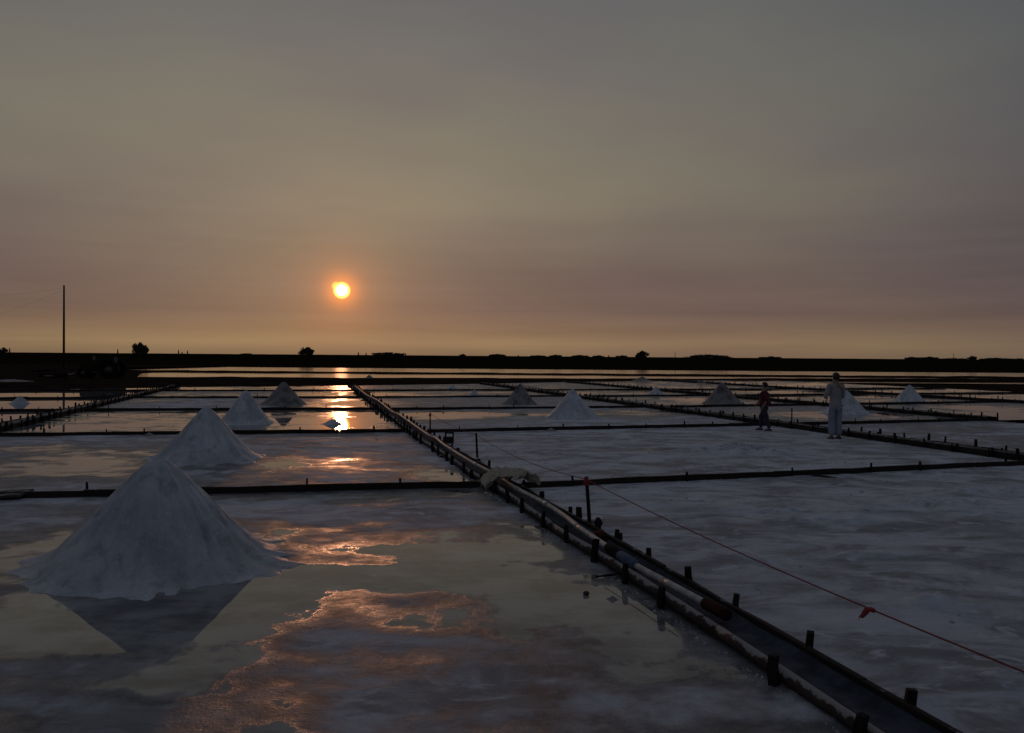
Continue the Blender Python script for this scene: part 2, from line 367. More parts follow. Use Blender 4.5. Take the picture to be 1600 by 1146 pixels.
for (px, py, rx, ry, amp) in POOLS:
    c0 = at(px, py); n0 = at(px, py + ry); f0 = at(px, py - ry)
    pools.append((c0.x, (n0.y + f0.y) / 2, rx * c0.y / F, (f0.y - n0.y) / 2, amp))
def wetness(x, y, bay, row, base):
    dx = (fbm(x * .55, y * .55, 3, 11) - .5) * 1.3 + (fbm(x * 2.1, y * 1.6, 4, 13) - .5) * .8
    dy = (fbm(x * .55, y * .4, 3, 23) - .5) * 1.5 + (fbm(x * 1.7, y * 1.9, 4, 29) - .5) * 1.0
    na = .6 if bay == 'B' and row < 2 else 1.0 if bay == 'A' else .75
    w = base + na * ((fbm(x * .30, y * .55, 5, 40 + row, .6) - .5) * .75 + (fbm(x * 1.3, y * 2.4, 6, 51, .64) - .5) * .85)
    for (a, b2, ra, rb, amp) in pools:
        q = ((x + dx * min(1, ra) - a) / ra) ** 2 + ((y + dy * min(1, rb) - b2) / rb) ** 2
        w = w + amp * np.exp(-np.clip(q, 0, 30) ** 1.2 * .8)
    return np.clip(w, 0, 1.3)
LUMPS = [(1130, 702, 75, 7, .05), (1190, 708, 60, 6, .05), (1500, 795, 130, 11, .05), (1300, 815, 90, 6, .04), (1470, 940, 75, 7, .05), (1230, 800, 160, 4, .03), (1400, 868, 120, 5, .025), (1550, 770, 80, 6, .05), (960, 772, 110, 5, .03), (1080, 790, 80, 4, .03), (1250, 1060, 40, 22, .03), (1380, 1090, 60, 8, .03), (1340, 975, 90, 5, .025), (1180, 870, 60, 5, .02), (1010, 770, 40, 4, .03), (1560, 1060, 80, 10, .03)]
lumps = []
for (px, py, rx, ry, amp) in LUMPS:
    c0 = at(px, py); n0 = at(px, py + ry); f0 = at(px, py - ry)
    lumps.append((c0.x, (n0.y + f0.y) / 2, rx * c0.y / F, (f0.y - n0.y) / 2, amp))
def crust(x, y, wet):
    d = np.clip((.55 - wet) / .45, 0, 1); hp = 0 * x
    rid = 1 - np.abs(2 * fbm(x * .9, y * 1.6, 5, 71) - 1)
    h = d * (.003 + .006 * (rid - .7).clip(0, 1) * 3 + .022 * (fbm(x * 2.6, y * 4.5, 5, 5, .6) - .5))
    for (a, b2, ra, rb, amp) in lumps:
        wx = (fbm(x * 1.4, y * 1.4, 3, 111) - .5) * 1.2 * min(1, ra); wy = (fbm(x * 1.2, y * 1.6, 3, 113) - .5) * 1.2 * min(1, rb)
        q = np.exp(-np.clip(((x + wx - a) / ra) ** 2 + ((y + wy - b2) / rb) ** 2, 0, 20))
        rg_ = (1 - np.abs(2 * fbm(x * 1.5 + wx, y * 3.2 + wy, 4, 91, .55) - 1)) ** 4
        h = h + amp * q * (.1 + 1.7 * rg_ + .5 * fbm(x * 7, y * 9, 3, 95)); hp = hp + q
    return h, np.clip(hp, 0, 1)
# ground sheet to the horizon
g = MB(); R = 4200
g.grid([[Vector((x, y, -.12)) for x in np.linspace(-R, R, 9)] for y in np.linspace(-R, R, 9)])
tag(g.build('ground', MAT['mud']), kind='structure')
RES = {('A', 0): (230, 300), ('B', 0): (230, 260), ('A', 1): (150, 150), ('B', 1): (190, 170)}
pan_n = {}
for bay, (le, ri) in BAYS.items():
    for row in range(6):
        if bay in 'CDE' and row == 0 or bay in 'DE' and row == 1 or bay == 'L' and row < 1: continue
        lu0, lu1 = line_u(bay, row), line_u(bay, row + 1)
        nu, nv = RES.get((bay, row), (60, 90))
        tt = np.linspace(0, 1, nu)
        if row == 0: tt = np.clip(tt, 0, 1); tt = .30 * tt + .70 * tt ** 1.15
        us = np.zeros((nu, nv)); vs = np.zeros((nu, nv))
        for j, s_ in enumerate(np.linspace(0, 1, nv)):
            v0 = EDGE[le](lu0(0)); v1 = EDGE[ri](lu0(0)); vm = v0 + (v1 - v0) * s_
            ua, ub = lu0(vm), lu1(vm)
            for i, t in enumerate(tt):
                u = ua + (ub - ua) * t
                vl, vr = EDGE[le](u), EDGE[ri](u)
                us[i, j] = u; vs[i, j] = vl + (vr - vl) * s_
        X = DU.x * us + DV.x * vs; Y = DU.y * us + DV.y * vs
        wet = wetness(X, Y, bay, row, BASE[bay][row]); Z, hpd = crust(X, Y, wet)
        me = bpy.data.meshes.new('salt_pan')
        co = np.stack([X, Y, Z], -1).reshape(-1, 3)
        idx = np.arange(nu * nv).reshape(nu, nv)
        fc = np.stack([idx[:-1, :-1], idx[:-1, 1:], idx[1:, 1:], idx[1:, :-1]], -1).reshape(-1, 4)
        me.from_pydata(co.tolist(), [], fc.tolist())
        a = me.attributes.new('wet', 'FLOAT', 'POINT'); a.data.foreach_set('value', wet.reshape(-1).astype(np.float32))
        a = me.attributes.new('heaped', 'FLOAT', 'POINT'); a.data.foreach_set('value', hpd.reshape(-1).astype(np.float32))
        me.polygons.foreach_set('use_smooth', [True] * len(me.polygons)); me.materials.append(MAT['floor']); me.update()
        o = bpy.data.objects.new('salt_pan', me); COL.objects.link(o); tag(o, kind='structure')

# mud bank at the far end of the salt field, ponds and the sea embankment behind it
def strip(name, mat, x0, x1, nx, prof, seed, wob=1.2, smooth=True):
    """prof: list of (y, z); lofted along x with wandering edges"""
    P = []
    for (y, zz) in prof:
        r_ = []
        for x in np.linspace(x0, x1, nx):
            k = float(fbm(np.array([x * .05 + seed]), np.array([y * .11]), 4, seed)[0]) - .5
            k2 = float(fbm(np.array([x * .35 + seed]), np.array([y * .9]), 3, seed + 5)[0]) - .5
            r_.append(Vector((x, y + k * wob * 4, zz + k2 * .12 * (1 if zz > 0 else 0))))
        P.append(r_)
    b_ = MB(); b_.grid(P); o = b_.build(name, mat, smooth=smooth); return tag(o, kind='structure')
bank = MB(); P = []
for f_ in np.linspace(0, 1, 14):
    r_ = []
    for v in np.linspace(-75, 100, 260):
        u0 = line_u('A', 6)(min(max(v, -20), 48)) + .0; p0 = uv(u0, v)
        yfar = float(np.interp(p0.x, [-60, -40, -33, 0, 30, 60, 120], [101, 100, 79, 80, 81, 82, 82])) + 3.5 * (float(fbm(np.array([v * .12]), np.array([2.]), 4, 3)[0]) - .5)
        y = p0.y + (yfar - p0.y) * f_
        zz = .16 * min(1, f_ * 7, (1 - f_) * 5) + .10 * (float(fbm(np.array([v * .5]), np.array([y * .35]), 4, 8)[0]) - .5)
        if f_ in (0, 1): zz = -.05
        r_.append(Vector((p0.x + (y - p0.y) * -.1, y, zz)))
    P.append(r_)
bank.grid(P); tag(bank.build('mud_bank', MAT['mud'], smooth=True), kind='structure')
def pond(x0, x1, y0, y1, seed, zz=-.01):
    P = []
    for f_ in np.linspace(0, 1, 6):
        P.append([Vector((x, y0 + (y1 - y0) * f_, zz)) for x in np.linspace(x0, x1, 40)])
    b_ = MB(); b_.grid(P); return tag(b_.build('pond', MAT['pond']), kind='structure')
pond(-44, 260, 76, 104, 1); pond(-63, 300, 104.2, 160, 2, -.008)
strip('pond_bund', MAT['mud'], -60, 300, 220, [(101.5, -.05), (103.5, .11), (107, .14), (110, .12), (112, -.05)], 31, .5)
strip('mud_flat', MAT['mud'], -190, -60, 60, [(98, -.05), (101, .15), (120, .2), (168, .2), (170, -.05)], 7, 1.0)
strip('embankment', MAT['bank'], -900, 1100, 500, [(440, -.2), (444, .8), (456, 3.3), (459, 3.75), (468, 3.85), (472, 3.5), (490, -.2)], 12, .25)
strip('scrub_flat', MAT['bank'], -700, 800, 300, [(160, -.2), (163, .06), (200, .25), (300, .3), (438, .3), (440, -.2)], 19, .6)

# ------------------------------------------------------------------ dykes with stakes and boards
def stake_mesh(i):
    b_ = MB(); r_ = random.Random(i); n = [4, 4, 6, 5][i % 4]; h = .30
    pts = [Vector((r_.uniform(-.006, .006), r_.uniform(-.006, .006), zz)) for zz in (-.12, .05, h * .6, h)]
    b_.tube(pts, [.030, .030, .028, .026], n)
    return b_.mesh('stake', MAT['stake'])
STAKES = [stake_mesh(i) for i in range(6)]
def unit_board(i, mat):
    b_ = MB(); r_ = random.Random(50 + i)
    P = []
    for x in np.linspace(-.5, .5, 6):
        w_ = .5; t_ = .5 + r_.uniform(-.07, .05)
        P.append([Vector((x, -w_, -.5)), Vector((x, w_, -.5)), Vector((x, w_ + r_.uniform(-.1, .1), t_ - .03)), Vector((x, w_ * .85, t_)), Vector((x, -w_ * .85, t_)), Vector((x, -w_ + r_.uniform(-.1, .1), t_ - .03))])
    b_.loft(P); return b_.mesh('board', mat)
BOARDS = [unit_board(i, MAT['board']) for i in range(5)]
def put_board(par, p, q, thick, height, zc, meshes=BOARDS, name='board'):
    d = q - p
    o = inst(name, rnd.choice(meshes), par, (p + q) / 2 + Vector((0, 0, zc)), (rnd.uniform(-.04, .04), -math.atan2(d.z, d.xy.length), math.atan2(d.y, d.x)), (d.length, thick, height)); return o
def put_stake(par, p, h, r=1.0, tilt=.06):
    return inst('stake', rnd.choice(STAKES), par, p, (rnd.uniform(-tilt, tilt), rnd.uniform(-tilt, tilt), rnd.uniform(0, 6.28)), (r, r, h / .30))
def dyke(vf, u0, u1, label, width=.42, height=.15, gap=.75, stake_h=.25):
    root = empty('pan_dyke', uv(u0, vf(u0)), label, 'dyke', 'staked dykes running away from the camera')
    # earth core
    P = []
    for u in np.linspace(u0, u1, int((u1 - u0) * 4)):
        v = vf(u); r_ = []
        for k, (dv, zz) in enumerate(((-.5, -.03), (-.47, .8), (-.2, 1.0), (.1, .95), (.47, .82), (.5, -.03))):
            n_ = float(fbm(np.array([u * 1.7]), np.array([k * 3. + v]), 3, 77)[0]) - .5
            r_.append(uv(u, v + dv * width * .9 + n_ * .03, zz * height + n_ * .06 * (zz > 0)))
        P.append(r_)
    c_ = MB(); c_.grid(P); c_.build('earth_core', MAT['core'], root, True)
    for sd in (-1, 1):
        u = u0
        while u < u1 - .3:
            L = rnd.uniform(1.8, 3.2); u2 = min(u1, u + L)
            put_board(root, uv(u, vf(u) + sd * width * .5), uv(u2 - .02, vf(u2) + sd * width * .5), .035, height * rnd.uniform(.85, 1.05), height * .5 - .01)
            u = u2
        u = u0 + rnd.uniform(0, .4)
        while u < u1:
            put_stake(root, uv(u, vf(u) + sd * (width * .5 + .045)), stake_h * rnd.uniform(.75, 1.2), rnd.uniform(.8, 1.3), .1)
            if rnd.random() < .18: put_stake(root, uv(u + .12, vf(u) + sd * (width * .5 + .05)), stake_h * rnd.uniform(.6, .9), 1, .15)
            u += gap * rnd.uniform(.55, 1.45)
    return root
dyke(EDGE['LD'], 9, 57, 'staked earthen dyke bordering the flooded pans at the far left')
dyke(EDGE['R1'], 8, 62, 'staked dyke behind the two people, first to the right of the pipe')
dyke(EDGE['R2'], 22, 66, 'staked dyke far right, second to the right of the pipe', gap=.9)
dyke(EDGE['R3'], 30, 71, 'staked dyke at the far right edge, third from the pipe', gap=1.0)

# cross dividers: low dark boards held by thin pegs
ORD = {1: 'nearest row', 2: 'second row', 3: 'third row', 4: 'fourth row', 5: 'farthest row'}
WHERE = {'L': 'in the flooded pans left of the left dyke', 'A': 'between the left dyke and the piped dyke', 'B': 'right of the piped dyke, up to the next dyke',
         'C': 'between first and second dykes right of the pipe', 'D': 'between second and third dykes right of the pipe', 'E': 'beyond the third dyke at the far right'}
for (bay, row) in sorted(LINE_PX):
    lf = line_u(bay, row); le, ri = BAYS[bay]
    v0 = EDGE[le](lf(EDGE[le](20))) + .28; v1 = EDGE[ri](lf(EDGE[ri](20))) - .28
    root = empty('pan_divider', uv(lf(v0), v0), 'low board divider %s, %s' % (WHERE[bay], ORD[row]), 'divider', 'low boards dividing the pans crosswise')
    hgt_ = .115; v = v0; w1 = 0
    while v < v1 - .2:
        v2 = min(v1, v + rnd.uniform(1.9, 2.9)); w2 = rnd.uniform(-.035, .035)
        put_board(root, uv(lf(v) + w1, v), uv(lf(v2) + w2, v2 - .003), .06, hgt_ * rnd.uniform(.92, 1.1), hgt_ * .5 - .02)
        v = v2; w1 = w2
    v = v0 + rnd.uniform(.2, 1)
    while v < v1:
        put_stake(root, uv(lf(v) + rnd.choice((-.055, .055)), v), rnd.uniform(.14, .205), rnd.uniform(.45, .95), .06)
        v += rnd.uniform(.9, 2.2)

# ------------------------------------------------------------------ the piped dyke: an open lined channel between a salt-crusted rail and dark boards
U0, U1 = 1.6, 57.5
ch = empty('lined_channel', uv(U0, md(U0)), 'long lined channel with rusty rail, dark boards and stakes carrying the pipe', 'channel')
P = []
for u in np.linspace(U0, U1, 260):
    v = md(u); r_ = []
    for k, (dv, zz) in enumerate(((-.17, .06), (-.12, .035), (-.04, .025), (.05, .03), (.10, .07))):
        n_ = float(fbm(np.array([u * 2.6]), np.array([k * 2.7]), 4, 17)[0]) - .5
        r_.append(uv(u, v + dv, zz + .022 + n_ * .03))
    P.append(r_)
lb = MB(); lb.grid(P); lb.build('channel_lining', MAT['liner'], ch, True)
u = U0
while u < U1:                                              # salt-crusted rail on the camera's side
    u2 = min(U1, u + rnd.uniform(3.2, 4.4)); pts = []
    for t in np.linspace(0, 1, 14):
        uu = u + (u2 - .01 - u) * t
        pts.append(uv(uu, md(uu) - .20 + (float(fbm(np.array([uu * .7]), np.array([1.]), 3, 9)[0]) - .5) * .05, .062 + .012 * math.sin(uu * 1.3)))
    rb = MB(); rb.tube(pts, [.037 + .010 * (float(fbm(np.array([p.y * 5]), np.array([p.x * 5]), 3, 2)[0]) - .5) for p in pts], 12, True, 1.25); rb.build('rail', MAT['rail'], ch, True)
    u = u2
u = U0
while u < U1:                                              # dark boards on the far side
    u2 = min(U1, u + rnd.uniform(2.0, 3.0))
    put_board(ch, uv(u, md(u) + .125), uv(u2 - .004, md(u2) + .125), .04, .16 * rnd.uniform(.9, 1.08), .05)
    u = u2
EDGEB = MB()
NEAR_L = [(1350, 1140, 1100), (1214, 1055, 1015), (1036, 935, 906), (981, 905, 878), (932, 868, 836), (887, 845, 820), (851, 826, 803), (818, 793, 772), (795, 780, 762)]
NEAR_R = [(1425, 1118, 1090), (1267, 1036, 1004), (1148, 962, 941), (1079, 922, 898), (1013, 878, 862), (968, 852, 838), (961, 848, 832), (936, 836, 818), (903, 815, 797), (890, 806, 795), (846, 778, 768)]
for sd, lst in ((-1, NEAR_L), (1, NEAR_R)):
    for (px, pb, pt) in lst:
        # solve the u at which the dyke edge passes under this pixel column
        best = min(np.linspace(2, 14, 1200), key=lambda uu: abs(CX + F * (uv(uu, md(uu) + (-.245 if sd < 0 else .17)) - Vector((0, 0, EYE))).dot(rt) / (uv(uu, md(uu) + (-.245 if sd < 0 else .17)) - Vector((0, 0, EYE))).dot(fw) - px))
        p = uv(best, md(best) + (-.265 if sd < 0 else .172))
        h = max(.14, min(.26, (pb - pt) * p.y / F + (.03 if sd < 0 else .09)))
        put_stake(ch, p, h, rnd.uniform(.85, 1.4), .11)
u = 11.5
while u < U1:
    for sd in (-1, 1):
        if rnd.random() < .85:
            put_stake(ch, uv(u + rnd.uniform(-.2, .2), md(u) + (-.26 if sd < 0 else .172)), rnd.uniform(.14, .25), rnd.uniform(.9, 1.35), .09)
    u += rnd.uniform(.5, 1.0)

# pipe lying in the channel
PIPE_PX = [(1112, 949), (1100, 943), (1038, 910), (991, 885), (952, 859), (924, 839), (903, 824), (882, 806), (855, 788), (830, 775), (810, 765), (790, 752), (777, 742), (762, 735), (744, 726), (725, 715), (706, 703), (693, 694), (686, 684), (669, 679), (639, 658), (623, 647), (612.5, 643), (594, 628), (583, 622), (571, 616), (556, 603)]
pp = []
for (x, y) in PIPE_PX:
    p = at(x, y, .135); u_, v_ = touv(p); v_ = md(u_) - .05 + max(-.12, min(.16, v_ - md(u_) + .05)) * .8; pp.append(uv(u_, v_, .135))
def catmull(pts, k=6):
    o = []
    for i in range(len(pts) - 1):
        a, b2, c2, d2 = pts[max(i - 1, 0)], pts[i], pts[i + 1], pts[min(i + 2, len(pts) - 1)]
        for t in np.linspace(0, 1, k, endpoint=False):
            o.append(.5 * ((2 * b2) + (c2 - a) * t + (2 * a - 5 * b2 + 4 * c2 - d2) * t * t + (3 * b2 - a - 3 * c2 + d2) * t ** 3))
    o.append(pts[-1]); return o
pr = empty('brine_pipe', pp[0].xy.to_3d(), 'long pale grey plastic pipe lying along the staked channel', 'pipe')
full = catmull(pp, 8)
for i in range(0, len(full) - 1, 16):
    seg = full[i:i + 17]
    if len(seg) > 1:
        t_ = MB(); t_.tube(seg, .030, 14); t_.build('pipe_length', MAT['pvc'], pr, True)
        if 60 < i: 
            cb = MB(); d = (seg[1] - seg[0]).normalized(); cb.tube([seg[0] - d * .09, seg[0] + d * .09], .036, 14); cb.build('pipe_joint', MAT['pvc'], pr, True)
def on_pipe(px, py): return min(full, key=lambda q: (q - at(px, py, .135)).length)
def sleeve(a, b2, r, mat, name, label=None):
    t_ = MB(); a = Vector(a); b2 = Vector(b2); d = (b2 - a)
    t_.tube([a, a + d * .03, a + d * .5, b2 - d * .03, b2], [r * .93, r, r * 1.02, r, r * .92], 14); o = t_.build(name, mat, pr, True)
    if label: o['label'] = label
    return o
s0 = on_pipe(950, 857); s1 = on_pipe(990, 884); mids = s0.lerp(s1, .45)
sleeve(s0, mids, .052, MAT['black'], 'rubber_sleeve', 'black rubber sleeve'); sleeve(mids, s1, .050, MAT['blue'], 'sleeve', 'faded blue sleeve')
d = (pp[0] - pp[2]).normalized(); sleeve(pp[0] - d * .10, pp[0] + d * .20, .046, MAT['redcap'], 'end_fitting', 'dark red end fitting')

# ------------------------------------------------------------------ salt heaps
def heap(px, py, rpx, toppx, label, mat='salt', tail=0, seed=1, res=None, notch=None, skirt=.16, cat='salt pile', sx=1.0, sharp=.075):
    c0 = at(px, py); d = c0.y; Rr = rpx * d / F; H = (py - toppx) * d / F * 1.02
    n = res or (180 if d < 10 else 110 if d < 26 else 72); mrad = max(16, n // 3)
    P = []; r_ = random.Random(seed); ph = r_.uniform(0, 50)
    th = np.linspace(0, 2 * math.pi, n, endpoint=False)
    cx_, sn_ = np.cos(th), np.sin(th)
    wob = 1 + (fbm(cx_ * 1.6 + ph, sn_ * 1.6, 4, seed) - .5) * .22
    edge = 1 + (fbm(cx_ * 2.6 + ph, sn_ * 2.6 + 3, 3, seed + 3) - .5) * 2 * skirt + tail * (np.exp(-((th - .1) / .45) ** 2) + np.exp(-((th - .1 - 2 * math.pi) / .45) ** 2) + .6 * np.exp(-((th - math.pi) / .3) ** 2))
    rows = []
    for k in range(mrad + 1):
        q = (k / mrad) * 1.16
        body = (math.sqrt((1) + sharp ** 2) - np.sqrt(q * q + sharp ** 2)) / (math.sqrt(1 + sharp ** 2) - sharp)
        body = np.sign(body) * np.abs(body) ** 1.15
        zz = np.where(q < .86, body, np.interp(q, [.86, .94, 1.0, 1.08, 1.16], [max(0, 1 - (math.sqrt(.86 ** 2 + sharp ** 2) - sharp) / (math.sqrt(1 + sharp ** 2) - sharp)) ** 1.15, .066, .026, .012, -.02])) * H
        # runnels down the sides, strongest low on the flank
        run = (fbm(cx_ * 7 + ph, sn_ * 7 + q * 1.2, 4, seed + 7, .6) - .5); run2 = 1 - np.abs(2 * fbm(cx_ * 4 + ph, sn_ * 4 + q * .9, 3, seed + 9) - 1)
        amp = H * np.interp(q, [0, .15, .6, .95, 1.22], [.0, .03, .085, .08, .014])
        zz = zz + run * amp * 1.5 - (run2 - .7).clip(0, 1) * amp * 1.6
        rr = q * Rr * (wob * (1 - min(1, q)) * 0 + wob ** min(1, q)) * np.where(q > .9, 1 + (edge - 1) * (q - .9) / .32 * 1.8, 1)
        gx = cx_ * rr * sx; gy = sn_ * rr
        zz = zz + H * .035 * (fbm(gx * 5 / Rr + ph, gy * 5 / Rr, 4, seed + 11) - .5) * min(1, q * 3)
        if notch:
            na, nq, ns, ndp = notch
            dd = ((gx / Rr - math.cos(na) * nq) ** 2 + (gy / Rr - math.sin(na) * nq) ** 2) / ns ** 2
            zz = zz - H * ndp * np.exp(-dd ** 2)
        if k == mrad: zz = np.full(n, -.03)
        rows.append(np.stack([c0.x + gx, c0.y + gy, zz], -1))
    verts = np.concatenate(rows).tolist(); fs = []
    for k in range(mrad):
        for j in range(n):
            j2 = (j + 1) % n
            if k == 0:
                fs.append((0, n + j, n + j2))
            else: fs.append((k * n + j, (k + 1) * n + j, (k + 1) * n + j2, k * n + j2))
    b_ = MB(); b_.v = [tuple(v) for v in verts]; b_.f = fs
    o = b_.build('salt_pile', MAT[mat], None, True, loc=c0)
    bm = bmesh.new(); bm.from_mesh(o.data); bmesh.ops.delete(bm, geom=[v for v in bm.verts if not v.link_faces], context='VERTS'); bm.to_mesh(o.data); bm.free()
    return tag(o, label, cat, 'cone shaped salt piles standing in the pans')
heap(248, 878, 178, 721, 'largest white salt pile in the left foreground, mirrored in brine', seed=3, skirt=.14, sharp=.17, tail=.16)
heap(322, 717, 82, 637, 'white salt pile directly behind the big foreground pile', seed=5, skirt=.25, sharp=.09)
heap(384, 661, 43, 611, 'white salt pile third in the left line, between two others', seed=8)
heap(443, 632, 36, 597, 'brownish salt pile with a scooped top, farthest of the left line', 'dirty_salt', seed=12, notch=(-1.4, .2, .16, .22))
heap(520, 663, 17, 655, 'tiny lump of salt beside the bright sun reflection', seed=14, skirt=.3)
heap(31, 631, 15, 619, 'small blue white salt pile in the flooded pan at far left', seed=16, skirt=.05)
heap(813, 632, 27, 600, 'grey salt pile with a dark scooped hollow, right of the piped dyke', 'dirty_salt', seed=19, notch=(-2.0, .38, .2, .22))
heap(894, 653, 41, 609, 'clean pointed white salt pile in the middle of the right pans', seed=22)
heap(741, 620, 10, 609, 'very small white salt heap just right of the piped dyke', seed=25)
heap(707, 607, 9, 601, 'tiny distant white heap near the mud bank, above the piped dyke', seed=27)
heap(1025, 617, 13, 604, 'small distant white salt pile between the two middle dykes', seed=30)
heap(1128, 631, 31, 598, 'grey scooped salt pile left of the person in maroon', 'dirty_salt', seed=33, notch=(-2.1, .35, .2, .2))
heap(1322, 646, 36, 611, 'blue grey salt pile partly hidden behind the person in white', seed=36)
heap(1421, 629, 25, 602, 'pointed white salt pile at the far right beside its dyke', seed=39)
heap(266, 606, 9, 602, 'tiny pale heap by the mud bank at the end of the left pans', seed=41)
for (px, py, rp, tp, lab) in ((577, 594, 8, 588, 'small pale heap on the dark mud bank above the pipe end'), (1096, 601, 7, 596, 'faint pale heap on the dark mud bank left of the maroon figure'), (1003, 597, 14, 591, 'low grey mound on the mud bank in the middle distance')):
    o = heap(px, py, rp, tp, lab, 'dirty_salt', seed=int(px), skirt=.1, cat='heap'); o.location.z += .12
o = heap(16, 600, 46, 595, 'broad low spread of grey salty mud left of the tractor', 'dirty_salt', seed=55, cat='heap', sharp=.5); o.location.z += .08
# crumbs of crusted salt strewn over the near pans and round the foot of the big pile: far too many to count
r_ = np.random.RandomState(5); cb = MB()
def crumb(x, y, sz):
    k = [Vector((1, 0, 0)), Vector((-1, 0, 0)), Vector((0, 1, 0)), Vector((0, -1, 0)), Vector((0, 0, 1)), Vector((0, 0, -1))]
    R3 = Matrix.Rotation(r_.uniform(0, 6.3), 3, 'Z') @ Matrix.Rotation(r_.uniform(0, 6.3), 3, 'X'); c = Vector((x, y, sz * .25))
    cb.add([c + (R3 @ (v * sz * r_.uniform(.5, 1.1))) * 1 for v in k], [(0, 2, 4), (2, 1, 4), (1, 3, 4), (3, 0, 4), (2, 0, 5), (1, 2, 5), (3, 1, 5), (0, 3, 5)])
for _ in range(9000):
    u_ = r_.uniform(2.2, 20) ** 1.0; v_ = r_.uniform(3.5, 13.5); p = uv(u_, v_)
    dn = fbm(np.array([p.x * .9]), np.array([p.y * 1.6]), 3, 301)[0]
    if dn > .50: crumb(p.x, p.y, r_.gamma(2.0, .0036) * (1 + u_ * .02) + .002)
for _ in range(1300):
    u_ = r_.uniform(3, 16); p = uv(u_, md(u_) - .27 - abs(r_.normal(0, .05))); crumb(p.x, p.y, r_.gamma(2.0, .0024) + .002)
tag(cb.build('salt_crumbs', MAT['salt']), 'loose crumbs of crusted salt strewn over the near pans', 'salt', kind='stuff')
# small clots of salt on the dividers, plus a lump modelling a reflection
for (px, py, rp, tp, lab) in ((233, 681, 10, 676, 'small pale lump on the second divider behind the left piles'), (861, 674, 11, 669, 'small pale lump on the second divider right of the pipe'), (957, 937, 9, 931, 'small dark lump standing for a reflection in the brine beside the piped dyke')):
    o = heap(px, py, rp, tp, lab, 'dirty_salt', seed=int(px), skirt=.3, cat='lump')

# ------------------------------------------------------------------ rope barrier
def post(px, pb, ptop, label, r=.021, ribbon=False, lean=0):
    p = at(px, pb); h = (pb - ptop) * p.y / F
    root = empty('barrier_post', p, label, 'post', 'thin posts of the rope barrier')
    b_ = MB(); b_.tube([p + Vector((0, 0, -.05)), p + Vector((lean * .5, 0, h * .5)), p + Vector((lean, 0, h))], [r * 1.1, r, r * .95], 10); b_.build('shaft', MAT['stake'], root, True)
    top = p + Vector((lean, 0, h - .03))
    if ribbon:
        t_ = MB(); t_.tube([top + Vector((0, 0, -.075)), top + Vector((0, 0, -.05)), top, top + Vector((0, 0, .02))], [r * 1.1, r * 1.4, r * 1.3, r * 1.1], 10)
        for (dx, dz) in ((-.05, -.05), (.045, -.02)):
            t_.grid([[top + Vector((dx * k / 3, -.024 - .01 * k, dz * k / 3 - q * .028 - .01 * math.sin(k * 2))) for q in range(2)] for k in range(4)])
        t_.build('ribbon', MAT['ribbon'], root)
    return top
tA = post(922, 824, 745, 'dark barrier post with red ribbon tied at its top', .023, True, -.05)
tB = post(746, 716, 677, 'plain dark barrier post second along the rope', .022, False, -.03)
tC = post(672, 674, 645, 'farthest thin barrier post on the rope, with faint ribbon end', .02, True, 0)
tD = post(1237, 668, 638, 'lone thin post between the two people', .02, False, 0)
dl = (tA - tB).normalized()
pz = uv(touv(tA)[0] - 7.3, touv(tA)[1], 0)
zroot = empty('barrier_post', pz, 'nearest barrier post of the rope, beside the camera', 'post', 'thin posts of the rope barrier')
b_ = MB(); b_.tube([pz + Vector((0, 0, -.05)), pz + Vector((0, 0, .6))], .022, 10); b_.build('shaft', MAT['stake'], zroot, True)
def sag(a, b2, s, n=24): return [a.lerp(b2, t) - Vector((0, 0, s * 4 * t * (1 - t))) for t in np.linspace(0, 1, n)]
rp_ = sag(tC, tB, .05, 10)[:-1] + sag(tB, tA, .10)[:-1] + sag(tA, pz + Vector((0, 0, .57)), .075, 40)
rr = empty('barrier_rope', tA.xy.to_3d(), 'thin red rope strung between the dark posts across the right pan', 'rope')
b_ = MB(); b_.tube(rp_, .0050, 6); b_.build('cord', MAT['rope'], rr, True)
# ribbon knotted on the rope
kn = min(rp_, key=lambda q: abs(CX + F * (q - Vector((0, 0, EYE))).dot(rt) / (q - Vector((0, 0, EYE))).dot(fw) - 1366))
t_ = MB(); P = []
for k in range(9):
    s_ = k / 8; c_ = kn + Vector((-.010 - .085 * s_, -.01 + .02 * math.sin(s_ * 5), .004 - .05 * s_ - .01 * math.sin(s_ * 6)))
    wd = .012 + .022 * math.sin(min(1, s_ * 1.3) * math.pi) * (1 if k < 6 else .8)
    P.append([c_ + Vector((.3 * wd, .004, wd)), c_ + Vector((0, -.006, 0)), c_ + Vector((-.3 * wd, .004, -wd))])
t_.grid(P); t_.tube([kn + Vector((-.014, 0, .006)), kn + Vector((.012, 0, -.006))], .014, 8); o = t_.build('ribbon', MAT['ribbon'], rr, True)
mo = o.modifiers.new('thick', 'SOLIDIFY'); mo.thickness = .002

